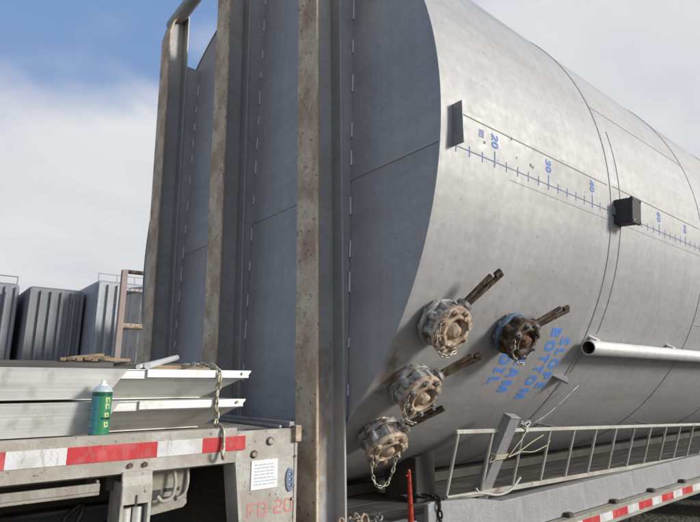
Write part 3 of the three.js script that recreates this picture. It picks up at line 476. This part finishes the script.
// ------------------------------------------------------------------ what lies on the front deck
// folded aluminium ramps, stacked
function ramp(y0, h, lipX0, lipX1, dx, label) {
  const t = thing('folded_ramp', label, 'ramp', [-1.2, y0, .9], 'folded ramps on the front deck');
  const yl = y0 + h, lipH = .030, zf = 1.205;
  part(t, 'lip', bx(lipX0, lipX1, yl - lipH, yl, zf - .008, zf + .002, .002), M.alu);
  part(t, 'lip_end', prismXY([[lipX1 - .012, yl - lipH], [lipX1 + .012, yl - .004], [lipX1 + .010, yl], [lipX1 - .012, yl]], zf - .10, zf + .001, .001), M.alu);
  // sloping front sheet and its end
  const q = (a, b, c, d, th = .005) => { const g = new THREE.BufferGeometry(), n = V().subVectors(b, a).cross(V().subVectors(d, a)).normalize().multiplyScalar(th), A = [a, b, c, d], B = A.map(p => p.clone().sub(n)); const tri = []; const f = (p, r, s, u) => tri.push(p, r, s, p, s, u); f(...A); f(B[3], B[2], B[1], B[0]); for (let i = 0; i < 4; i++) { const j = (i + 1) % 4; f(A[i], B[i], B[j], A[j]); } g.setAttribute('position', new THREE.Float32BufferAttribute(tri.flatMap(p => [p.x, p.y, p.z]), 3)); g.computeVertexNormals(); return g; };
  const bz = zf - .15, xl = lipX0 - .9;
  part(t, 'front_sheet', q(V(xl, y0 + .004, bz), V(lipX1 - .115 + dx, y0 + .004, bz), V(lipX1 - .012, yl - lipH + .002, zf - .008), V(xl, yl - lipH + .002, zf - .008)), M.alu);
  part(t, 'end_sheet', q(V(lipX1 - .115 + dx, y0 + .004, bz), V(lipX1 - .115 + dx, y0 + .004, .62), V(lipX1 - .012, yl - .006, .55), V(lipX1 - .012, yl - .006, zf - .008)), M.alu);
  part(t, 'top_sheet', bx(xl, lipX1 + .005, yl - .0045, yl - .0005, .50, zf - .009, .001), M.alu);
  part(t, 'bottom_sheet', bx(xl + .02, lipX1 - .12 + dx, y0 + .001, y0 + .006, .6, bz + .002, .001), M.alu);
  part(t, 'rear_sheet', bx(xl, lipX1 - .02, y0 + .007, yl - .005, .505, .512, .001), M.alu);
  part(t, 'back_strip', bx(xl, lipX1 - .014, yl - lipH - .004, yl - .006, zf - .0135, zf - .009, .001), M.alu);
  part(t, 'side_plate', q(V(xl, y0 + .008, zf - .022), V(lipX0 - .125 + dx * .5, y0 + .008, zf - .022), V(lipX0 - .068, yl - .001, zf + .003), V(xl, yl - .001, zf + .003)), M.alu);
  part(t, 'bolt', (() => { const g = new THREE.CylinderGeometry(.006, .006, .008, 6); g.rotateX(Math.PI / 2); g.translate(lipX1 - .03, yl - .012, zf + .005); return g; })(), M.galv);
  return t;
}
ramp(1.440, .114, -.945, -.532, .0, 'lower aluminium ramp tray lying directly on the white front deck');
ramp(1.556, .110, -.925, -.512, -.02, 'upper aluminium ramp tray stacked on the other, carrying tubes and stakes');
// spray can
{
  const x = -1.083, z = 1.248, y = 1.4375, r = .0315, c = thing('spray_can', 'green spray can with white nozzle standing on the deck edge', 'spray can', [x, y, z]);
  const L = (n, p, m) => { const g = new THREE.LatheGeometry(p.map(q => new THREE.Vector2(...q)), 40); g.translate(x, y, z); return part(c, n, g, m, true); };
  const lab = canvasTex(512, 512, (k, w, h) => {
    k.fillStyle = '#3a8560'; k.fillRect(0, 0, w, h); k.fillStyle = '#4c8d97'; k.fillRect(w * .0, 0, w * .38, h); k.fillStyle = '#1d5a45'; k.fillRect(0, 0, w, h * .09); k.fillRect(0, h * .93, w, h * .07);
    k.fillStyle = 'rgba(190,220,220,.6)'; for (let r = 0; r < 9; r++) k.fillRect(w * .05, h * (.2 + r * .075), w * (.14 + .12 * ((r * 37) % 5) / 5), h * .02); k.strokeStyle = 'rgba(25,70,80,.8)'; k.lineWidth = 5; for (const v of [.38, .62, .80]) { k.beginPath(); k.moveTo(w * .02, h * v); k.lineTo(w * .36, h * v); k.stroke(); }
    k.fillStyle = '#c9c98e'; for (const v of [.12, .26, .46, .66]) { k.save(); k.translate(w * .52, h * v); k.rotate(-.12); k.fillRect(-w * .04, 0, w * .08, h * .035); k.fillRect(-w * .04, h * .0, w * .025, h * .12); k.fillRect(w * .015, h * .0, w * .025, h * .12); if (v > .4) k.fillRect(-w * .04, h * .085, w * .08, h * .035); k.restore(); }
    k.fillStyle = '#e8e8e2'; k.fillRect(w * .06, h * .945, w * .24, h * .04); k.fillStyle = '#123b2e'; k.fillRect(w * .43, h * .56, w * .17, h * .05);
  }); lab.wrapS = THREE.RepeatWrapping; lab.repeat.set(1, 1); lab.offset.set(.46, 0);
  L('can_body', [[r, .006], [r, .150]], std({ map: lab, roughness: .3, metalness: .15 }));
  L('bottom_rim', [[0, .002], [r - .003, .001], [r + .0008, .002], [r + .0008, .006], [r, .007]], M.galv);
  L('shoulder', [[r, .150], [r + .001, .152], [r + .001, .155], [r - .002, .157], [r - .006, .164], [r - .013, .170], [r - .017, .171]], std({ color: new THREE.Color(.62, .70, .68), metalness: .3, roughness: .35 }));
  L('nozzle', [[.0135, .170], [.0135, .175], [.0078, .177], [.0072, .187], [.0055, .1885], [0, .1885]], std({ color: new THREE.Color(.86, .86, .86), roughness: .5 }));
}
// things on the upper ramp
const RT = 1.6663;
for (let k = 0; k < 6; k++) {
  const x = -1.185 + k * .026, a = V(x, RT + .032 + (k % 2) * .004, 1.10), b = V(x + .125 + rr(-.05, .05), RT + .052 + rr(-.010, .012), .88 - rr(0, .06)), g = bar(a, b, .018, .012, V(1, 0, 0));
  single('wooden_stake', 'short brown wooden stake in the loose heap on the upper ramp', 'stake', g, M.wood, [x, RT, 1.0], 'wooden stakes heaped on the upper ramp');
}
single('timber_bearer', 'grey brown timber across the upper ramp that the tubes and stakes lean on', 'timber', bx(-1.5, -.62, RT + .0005, RT + .034, .82, .87, .004), M.woodGrey, [-1.1, RT, .88]);
single('timber_block', 'flat grey brown timber lying under the heap of wooden stakes', 'timber', bx(-1.55, -1.02, RT + .0005, RT + .022, 1.06, 1.12, .003).rotateY(0), M.woodGrey, [-1.2, RT, 1.09]);
for (const [x0, y0, z0, x1, y1, z1, r, l] of [[-.90, .0132, 1.13, -.66, .062, .80, .0125, 'thick white metal tube lying slanted on the upper ramp'], [-.935, .0092, 1.13, -.72, .052, .86, .0085, 'thin white metal tube beside the thick one on the upper ramp']]) {
  const a = V(x0, RT + y0, z0), b = V(x1, RT + y1, z1), o = rod(a, b, r, 20); single('metal_tube', l, 'tube', o, M.plasticTube, [x0, RT, z0], 'loose tubes on the upper ramp');
}
single('wood_plank', 'rough wood plank lying along the upper ramp beside the chain', 'plank', bx(-.865, -.60, RT + .001, RT + .020, .93, 1.03, .003).rotateY(0), M.wood, [-.72, RT, .98]);
{ // tie-down chain over the two ramps
  const c = thing('tie_down_chain', 'pale rusty tie-down chain hanging over both ramps with a hook at the rail', 'chain', [-.66, 1.44, 1.2]);
  const P = [V(-.74, RT + .012, .98), V(-.70, RT + .022, 1.06), V(-.672, RT + .020, 1.14), V(-.655, RT + .012, 1.195), V(-.646, RT - .02, 1.216), V(-.648, 1.60, 1.217), V(-.655, 1.55, 1.218), V(-.652, 1.49, 1.222), V(-.660, 1.455, 1.232)];
  for (const g of links(P, .036, .024, .0046)) part(c, 'link', g, M.chainLight);
  part(c, 'hook', tube([V(-.662, 1.46, 1.235), V(-.665, 1.462, 1.285), V(-.665, 1.445, 1.312), V(-.665, 1.405, 1.318), V(-.668, 1.368, 1.325), V(-.672, 1.350, 1.335), V(-.68, 1.362, 1.344), V(-.682, 1.382, 1.342)], .0065, 44, 8), M.chainLight);
}

// ------------------------------------------------------------------ loose things on the low deck
{
  const p = thing('chock_post', 'grey steel channel post leaning out beneath the tank, bound with wire', 'post', [1.03, DECK, 1.2]);
  const a = V(1.025, DECK + .002, 1.158), b = V(1.075, 1.425, 1.385), sd = V(1, 0, 0), d = V().subVectors(b, a).normalize(), nn = V().crossVectors(sd, d).normalize();
  part(p, 'web', bar(a, b, .095, .008, sd), M.deckGrey);
  for (const s of [-1, 1]) part(p, 'flange', bar(a.clone().addScaledVector(sd, s * .044).addScaledVector(nn, -.026), b.clone().addScaledVector(sd, s * .044).addScaledVector(nn, -.026), .0075, .046, sd), M.deckGrey);
  part(p, 'cap', bar(b.clone().addScaledVector(nn, -.02).addScaledVector(d, -.004), b.clone().addScaledVector(nn, -.02).addScaledVector(d, .004), .10, .055, sd), M.deckGrey);
  const q = thing('timber_chock', 'dark upright timber chock wedged beneath the belly of the tank', 'chock', [.75, DECK, .78]);
  part(q, 'block', prismXY([[-.09, 0], [.09, 0], [.09, .285], [-.09, .24]], -.12, .12, .005).rotateY(.1).translate(.80, DECK + .001, .82), M.frameDark);
  // wire ties between post and ladder
  const mid = V(1.05, 1.20, 1.285), w = thing('wire_tie', 'straw coloured wire wrapped round the leaning post and ladder rungs', 'wire', [1.05, 1.2, 1.28]);
  for (let k = 0; k < 5; k++) { const t = .53 + k * .012, c = a.clone().lerp(b, t), o = []; for (const [s, m] of [[-1, .012], [1, .012], [1, -.058], [-1, -.058]]) o.push(c.clone().addScaledVector(sd, s * .056).addScaledVector(nn, m)); part(w, 'wrap', new THREE.TubeGeometry(new THREE.CatmullRomCurve3(o, true, 'catmullrom', .15), 40, .0034, 6, true), M.wire); }
  const e = (x, y, z) => V(x, y, z), s0 = e(1.10, 1.205, 1.305);
  for (const pts of [[s0, e(1.22, 1.225, 1.31), e(1.36, 1.215, 1.30), e(1.555, 1.235, 1.275)], [s0, e(1.2, 1.235, 1.32), e(1.33, 1.275, 1.32), e(1.46, 1.305, 1.315)], [s0, e(1.16, 1.26, 1.32), e(1.22, 1.30, 1.325), e(1.29, 1.345, 1.315)], [e(1.555, 1.235, 1.275), e(1.575, 1.26, 1.285), e(1.56, 1.275, 1.283)], [e(.99, 1.20, 1.30), e(.955, 1.19, 1.285), e(.97, 1.215, 1.29)]]) part(w, 'strand', tube(pts, .0036, 24, 6), M.wire);
  const k = thing('wire_knot', 'tangle of grey wire at the top ladder rail beside the leaning post', 'wire', [1.28, 1.345, 1.3]); const o = []; for (let i = 0; i < 26; i++) o.push(V(1.275 + rr(-.05, .06), 1.352 + rr(-.03, .045), 1.302 + rr(-.022, .022))); part(k, 'coil', tube(o, .0045, 180, 6), M.galv); part(k, 'loose_end', tube([V(1.30, 1.36, 1.31), V(1.42, 1.42, 1.36), V(1.55, 1.50, 1.40), V(1.70, 1.60, 1.44)], .0032, 20, 6), M.galv);
  const f = thing('bent_rod', 'bent pale wire rod lying along the trailer edge below the ladder', 'rod', [.8, 1.02, 1.28]); part(f, 'shaft', tube([V(.60, 1.052, 1.276), V(.72, 1.050, 1.285), V(.85, 1.045, 1.29), V(1.0, 1.02, 1.30), V(1.12, 1.035, 1.30), V(1.22, 1.085, 1.295)], .007, 60, 8), M.white); part(f, 'spur', tube([V(.84, 1.045, 1.29), V(.815, 1.075, 1.29)], .007, 8, 8), M.white);
}
{ // red load binder handle
  const b = thing('load_binder', 'red load binder handle standing up at the trailer edge', 'load binder', [.36, .97, 1.27]);
  part(b, 'handle', rod(V(.345, .925, 1.272), V(.325, 1.205, 1.285), .0165, 14, .0085), M.redPaint);
  part(b, 'tip', rod(V(.325, 1.203, 1.285), V(.3245, 1.213, 1.2852), .009, 12, .005), M.redPaint);
  part(b, 'pin', rod(V(.300, 1.186, 1.290), V(.335, 1.188, 1.280), .0035, 8), M.redPaint);
  part(b, 'yoke', [bx(.31, .385, .90, .945, 1.2565, 1.292, .008), rod(V(.30, .915, 1.275), V(.40, .915, 1.275), .012)], M.redPaint);
}
{
  const c = thing('dark_chain', 'dark rusty chain draped over the trailer side plate beside the ladder end', 'chain', [.5, 1.04, 1.29]);
  for (const g of links([V(.40, 1.06, 1.13), V(.47, 1.062, 1.20), V(.505, 1.068, 1.26), V(.512, 1.055, 1.298), V(.515, 1.00, 1.302), V(.522, .93, 1.302), V(.525, .86, 1.30)], .046, .030, .006)) part(c, 'link', g, M.chainDark);
  const h = thing('chain_heap', 'brown chain heaped on the deck at the foot of the nearest skid beam', 'chain', [-.1, DECK, 1.22]); const P = []; for (let i = 0; i < 15; i++) P.push(V(-.24 + i * .022 + rr(-.03, .03), DECK + .02 + rr(0, .075), 1.262 + rr(-.018, .030)));
  for (const g of links(P, .046, .030, .0062)) part(h, 'link', g, M.rustTan);
  const h2 = thing('chain_slack', 'grey chain lying slack on the deck edge between skid beam and red handle', 'chain', [.1, DECK, 1.2]); const Q = []; for (let i = 0; i < 12; i++) Q.push(V(.0 + i * .022 + rr(-.02, .02), DECK + .02 + rr(0, .05), 1.20 + rr(-.05, .03)));
  for (const g of links(Q, .046, .030, .006)) part(h2, 'link', g, M.galv);
}

// ------------------------------------------------------------------ other tanks standing across the yard
const yardMap = darkMap([.5, .5], 200);
function yardTank(x, z, w, d, h, turn, tone, label, ribs) {
  const t = thing('upright_tank', label, 'tank', [x, 0, z], 'tanks standing across the yard'); t.rotation.y = turn;
  const m = std({ color: new THREE.Color().setRGB(...tone), map: yardMap, metalness: .2, roughness: .6 });
  const add = (p, n, g, mm = m) => { const q = new THREE.Mesh(metreUV(g), mm); q.name = n; q.castShadow = q.receiveShadow = true; p.add(q); return q; };
  add(t, 'wall', bx(-w / 2, w / 2, .25, h, -d / 2, d / 2, .12));
  for (let k = 0; k <= ribs; k++) { const rx = -w / 2 + .08 + k * (w - .16) / ribs; add(t, 'rib', bx(rx - .045, rx + .045, .3, h - .12, d / 2, d / 2 + .09, .01)); }
  add(t, 'base', bx(-w / 2 - .05, w / 2 + .05, 0, .25, -d / 2 - .05, d / 2 + .05, .02));
  add(t, 'hatch', (() => { const g = new THREE.CylinderGeometry(.28, .28, .16, 20); g.translate(w * .12, h + .08, 0); return g; })());
  for (let k = 0; ribs > 5 && k < 4; k++) { const px = -w * .46 + k * w * .92 / 3; add(t, 'roof_post', bx(px - .015, px + .015, h - .01, h + .22, d / 2 - .2, d / 2 - .17, .004)); } if (ribs > 5) add(t, 'roof_rail', bx(-w * .47, w * .47, h + .205, h + .235, d / 2 - .202, d / 2 - .168, .004));
  add(t, 'side_pipe', rod(V(w * .30, .4, d / 2 + .15), V(w * .30, h - .3, d / 2 + .15), .04, 12)); add(t, 'valve', rod(V(w * .1, .75, d / 2), V(w * .1, .75, d / 2 + .22), .09, 16));
  return t;
}
yardTank(3.25, -16.3, 1.7, 6, 4.55, 0, [.55, .56, .58], 'light grey ribbed tank standing beside the brown post frame', 6);
yardTank(1.60, -17.4, 1.5, 6, 4.35, 0, [.33, .335, .35], 'mid grey ribbed tank standing beside the light grey one', 5);
yardTank(-.15, -17.9, 1.7, 6, 4.45, 0, [.36, .37, .40], 'blue grey ribbed tank standing past the mid grey one', 6);
const yardPale = whiteMap(210);
{ // pale round tank with its brown frame
  const cx = 3.62, cz = -10.4, t = thing('round_tank', 'pale silver upright round tank with rusty ring band', 'tank', [cx, 0, cz]); const C = (n, r, y0, y1, m) => { const g = new THREE.CylinderGeometry(r, r, y1 - y0, 64); g.translate(cx, (y0 + y1) / 2, cz); return part(t, n, g, m); };
  const pale = std({ color: new THREE.Color(1, 1, 1), map: yardPale, metalness: .35, roughness: .5 });
  C('wall', 1.3, .1, 3.85, pale); C('band', 1.34, 3.72, 3.84, pale); C('band', 1.335, 2.86, 2.98, M.rustTan); C('band', 1.335, .1, .3, pale);
  { const g = new THREE.ConeGeometry(1.31, .22, 64); g.translate(cx, 3.96, cz); part(t, 'roof', g, pale); }
  for (let k = 0; k < 22; k++) { const a = k / 22 * TAU; part(t, 'stave_seam', rod(V(cx + 1.3 * Math.cos(a), .3, cz + 1.3 * Math.sin(a)), V(cx + 1.3 * Math.cos(a), 3.72, cz + 1.3 * Math.sin(a)), .012, 6), pale); }
  const f = thing('post_frame', 'rusty brown steel post frame with a top bar in front of the round tank', 'frame', [1.9, 0, -8.8]);
  const B = (y, r, m, n) => part(f, n, rod(V(1.85, y, -8.80), V(4.3, y, -8.55), r), m);
  part(f, 'post', bx(1.78, 1.90, 0, 4.02, -8.86, -8.74, .008), M.postBrown); part(f, 'post', bx(4.25, 4.37, 0, 4.02, -8.61, -8.49, .008), M.postBrown);
  B(3.99, .045, M.rustDark, 'top_bar'); B(2.80, .06, M.rustTan, 'mid_bar'); B(3.58, .05, M.galv, 'low_bar'); part(f, 'upright', rod(V(2.5, 3.58, -8.73), V(2.5, 3.98, -8.73), .025), M.rustDark);
}

renderer.render(scene, camera);
